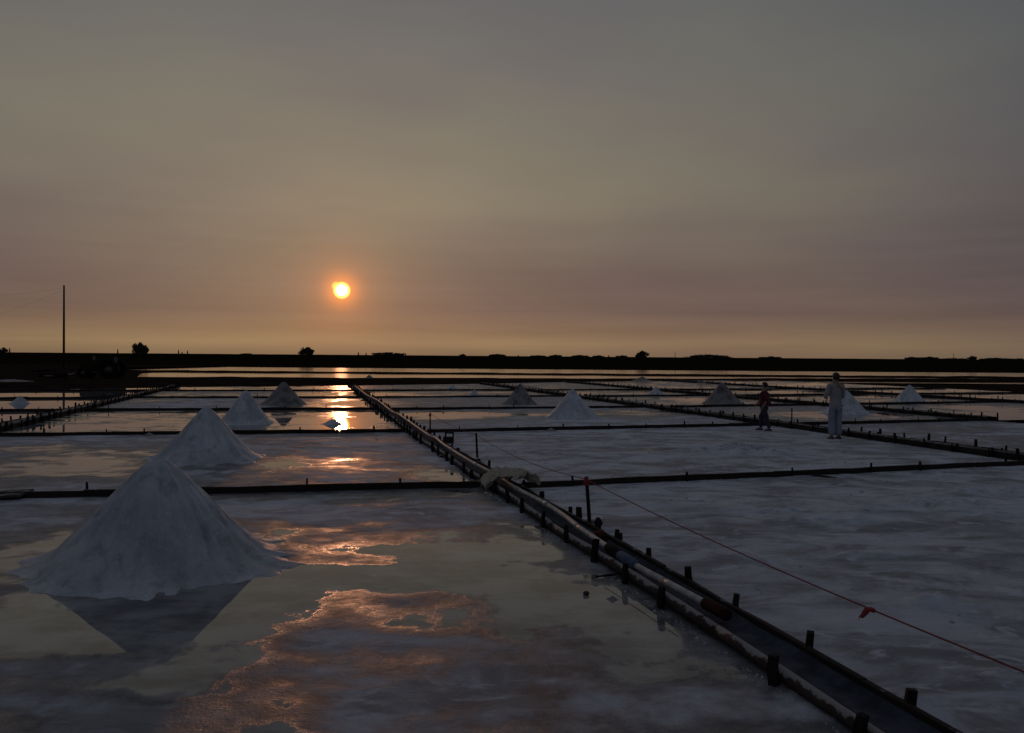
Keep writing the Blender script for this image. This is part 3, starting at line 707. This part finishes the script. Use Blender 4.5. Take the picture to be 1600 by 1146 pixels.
# ------------------------------------------------------------------ sacking draped over the piped dyke
cS = at(797, 767); uS, vS = touv(cS); vS = md(uS)
P = []
for i, a in enumerate(np.linspace(-.36, .40, 60)):           # across the dyke
    r_ = []
    for j, b2 in enumerate(np.linspace(-.30, .30, 50)):      # along it
        base = .225 if abs(a) < .2 else max(.035, .225 - (abs(a) - .2) * 1.1)
        if a > .12: base = max(.13, .26 - abs(a - .2) * .55)
        f_ = fbm(np.array([a * 6 + 3.]), np.array([b2 * 7 + a * 4]), 4, 61)[0] - .5
        fold = .036 * math.sin(b2 * 26 + a * 9 + 2 * f_) * (.6 + abs(a) * 1.6) + .12 * f_
        wr_ = (1 - abs(2 * float(fbm(np.array([a * 9 - b2 * 5]), np.array([b2 * 11 + a * 3]), 4, 66)[0]) - 1)) ** 3; fold += .05 * (wr_ - .4)
        e_ = 1 + .25 * (float(fbm(np.array([j * .18]), np.array([i * .17]), 4, 4)[0]) - .5)
        r_.append(uv(uS + b2 * e_ - a * .35, vS + a * e_, max(.02, base + fold + .03)))
    P.append(r_)
b_ = MB(); b_.grid(P); o = b_.build('sacking', MAT['sack'], None, True, loc=uv(uS, vS))
mo = o.modifiers.new('thick', 'SOLIDIFY'); mo.thickness = .012
tag(o, 'crumpled tan sacking thrown over the piped dyke', 'sack')

# loose things along the piped dyke
def loose(name, mb, mat, label, cat, c, smooth=False, bevel=0):
    return tag(mb.build(name, mat, None, smooth, loc=c, bevel=bevel), label, cat)
c_ = at(699, 713, .03); b_ = MB(); b_.box(c_, (.30, .16, .05), -.2, .01); loose('loose_plank', b_, MAT['rail'], 'short dark red plank lying left of the piped dyke', 'plank', c_, bevel=.006)
c_ = at(702, 693, .0)
sb = empty('sluice_frame', c_, 'small dark sluice frame standing on the right of the pipe', 'sluice')
for dx in (-.09, .09):
    b_ = MB(); b_.box(c_ + Vector((dx, 0, .13)), (.035, .035, .28), 0, .004); b_.build('upright', MAT['stake'], sb)
b_ = MB(); b_.box(c_ + Vector((0, -.004, .25)), (.21, .042, .035), 0, .004); b_.build('crossbar', MAT['stake'], sb)
b_ = MB(); b_.box(c_ + Vector((0, .002, .08)), (.145, .02, .15), 0, .003); b_.build('gate_board', MAT['board'], sb)
c_ = at(921, 816, .02); b_ = MB(); b_.box(c_ + Vector((.03, .08, .02)), (.26, .16, .03), .15, .006); loose('foam_slab', b_, MAT['foam'], 'white foam slab behind the ribboned post', 'slab', c_, bevel=.004)
def lump(c, size, seed):
    b_ = MB(); n, k = 14, 8; rings = []
    for i in range(1, k):
        a = math.pi * i / k; r_ = []
        for j in range(n):
            t = 2 * math.pi * j / n; q = 1 + .35 * (float(fbm(np.array([math.cos(t) * 1.6 + seed]), np.array([math.sin(t) * 1.6 + a * 1.5]), 3, seed)[0]) - .5) * 2
            r_.append(c + Vector((math.sin(a) * math.cos(t) * size[0] * q, math.sin(a) * math.sin(t) * size[1] * q, -math.cos(a) * size[2] * q)))
        rings.append(r_)
    b_.loft(rings); return b_
p_ = uv(touv(at(943, 838, .1))[0], md(9) + .06, .11)
loose('rag', lump(p_, (.07, .17, .05), 4), MAT['redcap'], 'dark red rag wedged between pipe and boards by the ribboned post', 'rag', p_, True)
p_ = at(931, 825, .0) + Vector((.03, 0, .10)); loose('clod', lump(p_ - Vector((0, 0, .04)), (.045, .05, .06), 9), MAT['mud'], 'dark clod at the foot of the ribboned post', 'clod', p_, True)
c_ = at(20, 778, .0); b_ = MB(); b_.box(c_ + Vector((-.1, -.05, .055)), (.62, .42, .035), .12, .008, .05, -.05); loose('loose_board', b_, MAT['core'], 'grey board lying on the nearest divider at the left edge', 'board', c_, bevel=.005)
c_ = at(1283, 745, .0); b_ = MB(); b_.box(c_ + Vector((0, -.1, .02)), (.42, .05, .03), -.35, .006, .0, .08); loose('loose_plank', b_, MAT['board'], 'broken dark plank beside the nearest right divider', 'plank', c_, bevel=.004)
c_ = at(953, 904, .0); b_ = MB(); b_.tube([c_ + Vector((-.13, -.02, .02)), c_ + Vector((0, 0, .03)), c_ + Vector((.13, .05, .035))], [.009, .012, .008], 7); loose('stick', b_, MAT['stake'], 'thin dark stick on the salt left of the blue pipe sleeve', 'stick', c_, True)
p_ = at(916, 930, .0) + Vector((0, 0, .015)); loose('clod', lump(p_, (.026, .022, .018), 13), MAT['core'], 'tiny dark clod at the water edge left of the pipe', 'clod', p_, True)

# ------------------------------------------------------------------ utility pole
pb = at_depth(100, 446, 112); base = Vector((pb.x, 112, .15))
root = empty('utility_pole', base, 'tall dark utility pole beyond the tractor at far left', 'pole')
b_ = MB(); b_.tube([base + Vector((0, 0, -.3)), base.lerp(pb, .5), pb], [.16, .14, .11], 12); b_.build('shaft', MAT['pole'], root, True)
wr = root
for (ex, ey, dep, dz) in ((-130, 520, 150, -.8), (-180, 462, 140, -.4)):
    e_ = at_depth(ex, ey, dep); a_ = pb + Vector((-.3, 0, dz)); b_ = MB(); b_.tube(sag(a_, e_, .9, 16), .007, 5); b_.build('wire', MAT['wire'], wr)

# ------------------------------------------------------------------ trees, hedges and markers on the embankment
def leafy(name, px, base_py, top_py, half_px, label, cat, depth=463, n=700, trunk=True, seed=1, flat=1.0, group='trees and bushes on the embankment'):
    r_ = random.Random(seed)
    bz = 3.75 if depth > 460 else 2.9
    c_ = at_depth(px, top_py, depth); H = max(.4, c_.z - bz); Wd = half_px * depth / F
    p0 = Vector((c_.x, depth, bz - .1)); root = empty(name, p0, label, cat, group)
    if trunk:
        t_ = MB(); t_.tube([p0 + Vector((0, 0, -.2)), p0 + Vector((.05, 0, H * .35)), p0 + Vector((-.03, 0, H * .8))], [.28, .2, .08], 8)
        for k in range(5):
            a = k * 1.3 + seed; t_.tube([p0 + Vector((0, 0, H * (.2 + .08 * k))), p0 + Vector((math.cos(a) * Wd * .5, math.sin(a) * Wd * .4, H * (.5 + .07 * k)))], [.12, .04], 6)
        t_.build('trunk', MAT['trunk'], root, True)
    b_ = MB(); cl = [(r_.uniform(-.78, .78), r_.uniform(-.5, .5), r_.uniform(.15, .75), r_.uniform(.22, .40)) for _ in range(14)] + [(0, 0, .5, .5), (0.05, 0, .82, .22), (-.4, 0, .3, .4), (.4, 0, .3, .4)]
    for i in range(n):
        cx_, cy_, cz_, cr = r_.choice(cl)
        while True:
            q = Vector((r_.uniform(-1, 1), r_.uniform(-1, 1), r_.uniform(-1, 1)))
            if .1 < q.length < 1: break
        top = 1 - .55 * abs(cx_) ** 1.5
        x = cx_ + q.x * cr; zz = min(1.05, (cz_ * top + q.z * cr * .8))
        if zz < .0: zz = abs(zz) * .4
        p = p0 + Vector((x * Wd, (cy_ + q.y * cr) * Wd * .8 * flat, zz * H))
        s_ = r_.uniform(.14, .36); a = Vector((r_.uniform(-1, 1), r_.uniform(-1, 1), r_.uniform(-1, 1))).normalized(); b2 = a.cross(Vector((r_.uniform(-1, 1), r_.uniform(-1, 1), r_.uniform(-1, 1)))).normalized()
        b_.add([p + a * s_ * 1.6, p + b2 * s_, p - a * s_ * 1.6, p - b2 * s_], [(0, 1, 2, 3)])
    m_ = bpy.data.meshes.new('crown'); m_.from_pydata([Vector(v) - p0 for v in b_.v], [], b_.f); m_.materials.append(MAT['leaf'])
    o = bpy.data.objects.new('crown', m_); COL.objects.link(o); o.parent = root
    return root
leafy('embankment_tree', 218, 560, 534, 15, 'large dark round tree right of the tractor, tallest on the embankment', 'tree', 455, 2600, seed=3)
leafy('embankment_tree', 480, 556, 542, 12, 'round dark tree on the embankment just left of the sun', 'tree', n=2000, seed=5)
leafy('embankment_tree', 1003, 561, 548, 11, 'solitary bushy tree on the embankment right of centre', 'tree', n=1700, seed=7)
leafy('embankment_tree', 5, 553, 543, 11, 'dark tree at the extreme left end of the embankment', 'tree', n=700, seed=9)
leafy('embankment_tree', 1519, 566, 556, 8, 'small round tree rising from the hedge at far right', 'tree', n=600, seed=11)
HEDGE = [(607, 550.5, 29, 'long clipped hedge on the embankment right of the sun'), (777, 553.5, 15, 'low bush clump on the embankment near the centre'), (1106, 554, 35, 'long low hedge on the embankment above the grey scooped pile'),
         (1204, 557, 18, 'low bush on the embankment above the maroon figure'), (1425, 558, 14, 'low bush starting the far right hedge'), (1452, 557.5, 22, 'rounded bush above the pointed far right pile'), (1490, 560, 20, 'thin scrub left of the small round far right tree'),
         (1555, 559.5, 26, 'hedge mass right of the small round far right tree'), (1592, 560.5, 18, 'last hedge clump at the right edge of the picture'), (868, 554.5, 10, 'tiny bush left of the solitary tree, farther left'), (905, 555, 14, 'small bush midway along the embankment'), (935, 555.5, 9, 'tiny bush left of the solitary tree, nearest to it'),
         (972, 555.5, 9, 'small bush just left of the solitary tree'), (723, 553.3, 5, 'tiny shrub left of the centre bush clump'), (385, 553, 10, 'tiny scrub on the embankment left of the sun tree'), (840, 555.5, 12, 'thin scrub right of the centre bush clump')]
for i, (px, tp, hw, lab) in enumerate(HEDGE):
    leafy('embankment_bush', px, 0, tp, hw, lab, 'bush', n=int(200 + hw * 45), trunk=False, seed=20 + i, flat=.4)
for (px, tp, lab) in ((15, 544, 'marker post on the embankment at far left beside the edge tree'), (184, 546, 'marker post on the embankment above the tractor'), (279, 547, 'tallest of three marker posts right of the round tree'), (284.5, 550, 'shortest of three marker posts right of the round tree'), (293, 548, 'rightmost of three marker posts right of the round tree'),
                      (560, 550.5, 'left one of two marker posts beside the clipped hedge'), (572, 551.5, 'right one of two marker posts beside the clipped hedge'), (810, 555, 'stubby marker post right of the centre bush clump'), (1055, 549.5, 'thin pole on the embankment right of the solitary tree'), (1490, 552, 'thin pole standing in the far right hedge'), (951, 555.5, 'stubby marker post left of the solitary tree')):
    t = at_depth(px, tp, 464); b0 = Vector((t.x, 464, 3.6)); b_ = MB()
    w_ = .40 if px < 1000 else .17
    b_.tube([b0, b0.lerp(t, .75), b0.lerp(t, .78), t], [w_, w_ * .8, w_ * .6, w_ * .55], 8)
    tag(b_.build('marker_post', MAT['stake'], None, False, loc=b0), lab, 'post', 'marker posts on the embankment')

# ------------------------------------------------------------------ tractor on the mud
tp = at(176, 591.5, .16); sc = 27 * tp.y / F / 1.5
tr = empty('tractor', Vector((tp.x, tp.y, .16)), 'dark muddy tractor parked on the mud bank facing left', 'tractor')
def TL(x, y, zz): return Vector((tp.x - x * sc, tp.y - y * sc, .15 + zz * sc))      # x forward (left), y towards the camera
def wheel(x, y, r, w_):
    t_ = MB(); prof = [(-.5, .62), (-.5, .88), (-.38, 1.0), (.38, 1.0), (.5, .88), (.5, .62)]; n = 28; rings = []
    for (a, q) in prof: rings.append([TL(x + math.cos(2 * math.pi * k / n) * r * q * (1.0 if q < 1 or k % 2 else .955), y + a * w_, r + math.sin(2 * math.pi * k / n) * r * q * (1.0 if q < 1 or k % 2 else .955)) for k in range(n)])
    t_.loft(rings, False); ty = t_.build('wheel', MAT['tyre'], tr)
    t_ = MB(); rings = []
    for (a, q) in ((-.40, .62), (-.1, .5), (.15, .45), (.15, .2), (.30, .18), (.30, .02)): rings.append([TL(x + math.cos(2 * math.pi * k / 18) * r * q, y + a * w_, r + math.sin(2 * math.pi * k / 18) * r * q) for k in range(18)])
    t_.loft(rings, True); t_.build('rim', MAT['steel'], ty, True)
for y in (-.72, .72): wheel(0, y, .76, .42)
for y in (-.62, .62): wheel(2.25, y, .47, .28)
b_ = MB(); rings = []
for (x, w_, z0, z1) in ((2.75, .22, .62, 1.22), (2.7, .27, .58, 1.28), (1.6, .29, .58, 1.36), (.75, .30, .6, 1.40), (.7, .26, .6, 1.34)):
    rings.append([TL(x, -w_, z0), TL(x, w_, z0), TL(x, w_, z1 - .1), TL(x, w_ * .7, z1), TL(x, -w_ * .7, z1), TL(x, -w_, z1 - .1)])
b_.loft(rings); hood = b_.build('hood', MAT['paint'], tr)
b_ = MB(); b_.box(TL(2.765, 0, .92), (.03 * sc, .36 * sc, .48 * sc)); b_.build('grille', MAT['black'], hood)
b_ = MB(); b_.box(TL(.55, 0, .66), (1.9 * sc, .42 * sc, .42 * sc)); b_.build('chassis', MAT['paint'], tr)
b_ = MB(); b_.box(TL(2.25, 0, .5), (.16 * sc, 1.1 * sc, .16 * sc)); b_.build('front_axle', MAT['paint'], tr)
b_ = MB(); b_.tube([TL(1.55, .12, 1.3), TL(1.55, .12, 1.95)], .055 * sc, 10); b_.tube([TL(1.55, .12, 1.5), TL(1.55, .12, 1.78)], .085 * sc, 10); b_.build('exhaust_stack', MAT['steel'], tr, True)
for y in (-.72, .72):
    b_ = MB(); P = []
    for a in np.linspace(.25, 2.75, 14): P.append([TL(math.cos(a) * .85, y - .24, .76 + math.sin(a) * .85), TL(math.cos(a) * .85, y + .24, .76 + math.sin(a) * .85)])
    b_.grid(P); o = b_.build('fender', MAT['paint'], tr, True); mo = o.modifiers.new('thick', 'SOLIDIFY'); mo.thickness = .03
b_ = MB(); b_.box(TL(.0, 0, 1.22), (.46 * sc, .46 * sc, .12 * sc)); b_.box(TL(-.24, 0, 1.52), (.10 * sc, .46 * sc, .56 * sc), 0, 0, 0, .18); b_.build('seat', MAT['seat'], tr, bevel=.02)
b_ = MB(); cw = TL(.52, 0, 1.62); b_.tube([cw + Vector((math.sin(a) * .08, math.cos(a) * .2, math.sin(a) * .18)) for a in np.linspace(0, 6.2832, 20)], .018, 6); b_.tube([cw, TL(.72, 0, 1.3)], .025, 6); b_.build('steering_wheel', MAT['black'], tr)
b_ = MB(); b_.box(TL(1.2, .5, .55), (.5 * sc, .3 * sc, .05 * sc)); b_.build('footstep', MAT['steel'], tr)
# implement lying in front
i0 = at(116, 588.5, .35); i1 = at(70, 590, .35); root = empty('levelling_blade', Vector((i1.x, i1.y, .3)), 'bent pale steel levelling blade lying left of the tractor', 'implement')
b_ = MB(); pts = [i0 + Vector((0, 0, .22)), i0.lerp(i1, .25) + Vector((0, 0, .12)), i0.lerp(i1, .4) + Vector((0, 0, .0)), i0.lerp(i1, .7) + Vector((0, 0, .08)), i1 + Vector((0, 0, .1))]; b_.tube(pts, .07, 8); b_.build('drawbar', MAT['steel'], root, True)
b_ = MB(); b_.box(i1.lerp(i0, .2) + Vector((0, .3, .12)), (2.2, .08, .36), .05, .01); b_.build('blade', MAT['paint'], root, bevel=.01)

# ------------------------------------------------------------------ people
def skin(name, joints, edges, mat, parent, sub=2):
    """joints: name -> (position, radius); grown with a Skin modifier rooted at the first joint"""
    ks = list(joints); off = wloc(parent)
    me = bpy.data.meshes.new(name); me.from_pydata([Vector(joints[k][0]) - off for k in ks], [(ks.index(a), ks.index(b2)) for a, b2 in edges], [])
    o = bpy.data.objects.new(name, me); COL.objects.link(o)
    md_ = o.modifiers.new('skin', 'SKIN'); md_.use_smooth_shade = True
    for i, k in enumerate(ks):
        r_ = joints[k][1]; r_ = r_ if isinstance(r_, tuple) else (r_, r_)
        me.skin_vertices[0].data[i].radius = r_; me.skin_vertices[0].data[i].use_root = (i == 0)
    sb_ = o.modifiers.new('sub', 'SUBSURF'); sb_.levels = sub; sb_.render_levels = sub
    dg = bpy.context.evaluated_depsgraph_get(); dg.update()
    m2 = bpy.data.meshes.new_from_object(o.evaluated_get(dg)); m2.name = name; COL.objects.unlink(o); bpy.data.objects.remove(o)
    m2.materials.clear(); m2.materials.append(mat)
    o2 = bpy.data.objects.new(name, m2); COL.objects.link(o2); o2.parent = parent; return o2
def person(foot, H, yaw, label, top_m, leg_m, stride, arms, long_top, hair_len):
    """arms: ((elbow, wrist) offsets for left and right in body space); x right, y forward, z up"""
    root = empty('person', foot, label, 'person')
    R_ = Matrix.Rotation(yaw, 3, 'Z')
    def B(x, y, zz): return Vector(foot) + R_ @ (Vector((x, y, zz)) * H)
    J = {}; E = []
    J['pelvis'] = (B(0, 0, .53), (.085 * H, .062 * H)); J['waist'] = (B(0, 0, .62), (.072 * H, .052 * H)); J['chest'] = (B(0, .005, .74), (.088 * H, .060 * H)); J['collar'] = (B(0, .0, .815), (.05 * H, .042 * H)); J['neck'] = (B(0, .005, .86), .030 * H)
    J['jaw'] = (B(0, .014, .893), (.034 * H, .040 * H)); J['skull'] = (B(0, .004, .940), (.043 * H, .054 * H)); J['crown'] = (B(0, 0, .975), (.030 * H, .036 * H))
    J['nose'] = (B(0, .064, .918), .007 * H)
    E += [('pelvis', 'waist'), ('waist', 'chest'), ('chest', 'collar'), ('collar', 'neck'), ('neck', 'jaw'), ('jaw', 'skull'), ('skull', 'crown'), ('jaw', 'nose')]
    for sd, nm in ((-1, 'l'), (1, 'r')):
        J['ear' + nm] = (B(sd * .047, .0, .925), .008 * H); E.append(('skull', 'ear' + nm))
        st = stride * sd
        J['hip' + nm] = (B(sd * .05, 0, .49), .052 * H); J['knee' + nm] = (B(sd * .052, st * .5 + (.015 if st > 0 else .02), .275), .034 * H); J['ank' + nm] = (B(sd * .055, st - (.02 if stride else 0), .045), .021 * H)
        J['toe' + nm] = (B(sd * .062, st + .075, .02), .019 * H)
        E += [('pelvis', 'hip' + nm), ('hip' + nm, 'knee' + nm), ('knee' + nm, 'ank' + nm), ('ank' + nm, 'toe' + nm)]
        (ex, ey, ez), (wx, wy, wz) = arms[0 if sd < 0 else 1]
        J['sho' + nm] = (B(sd * .105, 0, .80), .034 * H); J['elb' + nm] = (B(sd * .105 + ex, ey, .80 + ez), .024 * H); J['wri' + nm] = (B(sd * .105 + wx, wy, .80 + wz), .016 * H)
        E += [('collar', 'sho' + nm), ('sho' + nm, 'elb' + nm), ('elb' + nm, 'wri' + nm)]
        fdir = (Vector((wx - ex, wy - ey, wz - ez))).normalized(); side = fdir.cross(Vector((1, 0, 0)) if abs(fdir.x) < .8 else Vector((0, 1, 0))).normalized()
        w0 = Vector((sd * .105 + wx, wy, .80 + wz)); pal = w0 + fdir * .035
        J['pal' + nm] = (B(*pal), (.019 * H, .012 * H)); E.append(('wri' + nm, 'pal' + nm))
        for q, (o_, ln) in enumerate(((-.018, .036), (-.006, .042), (.006, .040), (.017, .032))):
            a_ = pal + fdir * .02 + side * o_; c2 = a_ + fdir * ln * .6; d2 = c2 + fdir * ln * .35 + fdir.cross(side) * .012
            for kk, pnt in (('a', a_), ('b', c2), ('c', d2)): J['f%s%d%s' % (nm, q, kk)] = (B(*pnt), .0052 * H)
            E += [('pal' + nm, 'f%s%da' % (nm, q)), ('f%s%da' % (nm, q), 'f%s%db' % (nm, q)), ('f%s%db' % (nm, q), 'f%s%dc' % (nm, q))]
        t1 = w0 + fdir * .012 + side * .022; t2 = t1 + fdir * .022 + side * .014
        J['t%sa' % nm] = (B(*t1), .006 * H); J['t%sb' % nm] = (B(*t2), .0055 * H); E += [('wri' + nm, 't%sa' % nm), ('t%sa' % nm, 't%sb' % nm)]
    skin('body', J, E, MAT['skin'], root)
    # top: torso shell with sleeves
    T = {}; TE = []
    fat = 1.0 if long_top else 1.32
    T['mid'] = (B(0, 0, .66), (.092 * H * fat, .070 * H * fat)); T['chest'] = (B(0, .004, .75), (.100 * H * fat, .072 * H * fat)); T['yoke'] = (B(0, 0, .808), (.066 * H, .052 * H)); T['col'] = (B(0, .002, .838), (.036 * H, .034 * H))
    T['hem1'] = (B(0, 0, .56), (.100 * H, .078 * H)); T['hem2'] = (B(0, 0, .41 if long_top else .505), (.112 * H, .088 * H))
    TE = [('mid', 'chest'), ('chest', 'yoke'), ('yoke', 'col'), ('mid', 'hem1'), ('hem1', 'hem2')]
    for sd, nm in ((-1, 'l'), (1, 'r')):
        (ex, ey, ez), (wx, wy, wz) = arms[0 if sd < 0 else 1]
        T['s' + nm] = (B(sd * .100, 0, .798), .043 * H); T['e' + nm] = (B(sd * .105 + ex, ey, .80 + ez), .034 * H); kk = .8 if long_top else .35
        T['c' + nm] = (B(sd * .105 + ex + (wx - ex) * kk, ey + (wy - ey) * kk, .80 + ez + (wz - ez) * kk), .028 * H)
        TE += [('yoke', 's' + nm), ('s' + nm, 'e' + nm), ('e' + nm, 'c' + nm)]
    sh = skin('shirt', T, TE, top_m, root)
    # trousers: two tapering legs joined at the seat
    L = {'seat': (B(0, 0, .52), (.078 * H, .060 * H))}; LE = []
    for sd, nm in ((-1, 'l'), (1, 'r')):
        st = stride * sd
        L['h' + nm] = (B(sd * .050, 0, .47), .058 * H); L['k' + nm] = (B(sd * .055, st * .5 + .015, .275), (.052 if long_top else .052) * H); L['a' + nm] = (B(sd * .057, st - (.02 if stride else 0), .05), (.049 if long_top else .042) * H)
        LE += [('seat', 'h' + nm), ('h' + nm, 'k' + nm), ('k' + nm, 'a' + nm)]
    skin('trousers', L, LE, leg_m, root)
    for sd in (-1, 1):
        st = stride * sd; b_ = MB(); rings = []
        for (yy, w_, h_) in ((-.045, .020, .030), (-.03, .027, .045), (.02, .027, .045), (.07, .030, .032), (.105, .022, .02), (.115, .010, .012)):
            rings.append([B(sd * .06 + math.cos(a) * w_, st + yy - (.02 if stride else 0), max(.0, h_ * .5 + math.sin(a) * h_ * .5)) for a in np.linspace(0, 2 * math.pi, 10, endpoint=False)])
        b_.loft(rings); b_.build('shoe', MAT['shoe'], root, True)
    # hair cap
    b_ = MB(); rings = []
    for a in np.linspace(.12, 2.25 + hair_len, 12):
        r_ = []
        for t in np.linspace(0, 2 * math.pi, 20, endpoint=False):
            back_ = -math.sin(t); aa = min(a, 1.15) if back_ < -.2 else a
            r_.append(B(math.cos(t) * math.sin(aa) * .054, math.sin(t) * math.sin(aa) * .062 - .004, .938 + math.cos(aa) * .062 + .003 * math.sin(t * 7 + a * 5)))
        rings.append(r_)
    b_.loft(rings); b_.build('hair', MAT['hair'], root, True)
    # eyes and mouth
    for sd in (-1, 1):
        b_ = MB(); b_.tube([B(sd * .019 - .007, .049, .931), B(sd * .019, .052, .932), B(sd * .019 + .007, .049, .931)], .0035 * H, 6); b_.build('eye', MAT['hair'], root)
    b_ = MB(); b_.tube([B(-.014, .050, .898), B(0, .054, .897), B(.014, .050, .898)], .003 * H, 6); b_.build('mouth', MAT['redcap'], root)
    return root
f2 = at(1305, 686.5); H2 = (686.5 - 582) * f2.y / F
person(f2, H2, .12, 'person in loose pale shirt and pale blue trousers seen from behind', MAT['tunic'], MAT['trousers'], 0.0, (((-.045, .02, -.17), (.02, .11, -.19)), ((.03, .03, -.17), (-.03, .14, -.20))), True, .1)
f1 = at(1194, 673); H1 = (673 - 597) * f1.y / F
person(f1, H1, 1.2, 'short person in maroon top and dark trousers walking away left', MAT['maroon'], MAT['navy'], .09, (((-.02, -.06, -.16), (-.02, .02, -.30)), ((.02, .07, -.16), (.02, .16, -.26))), False, .25)
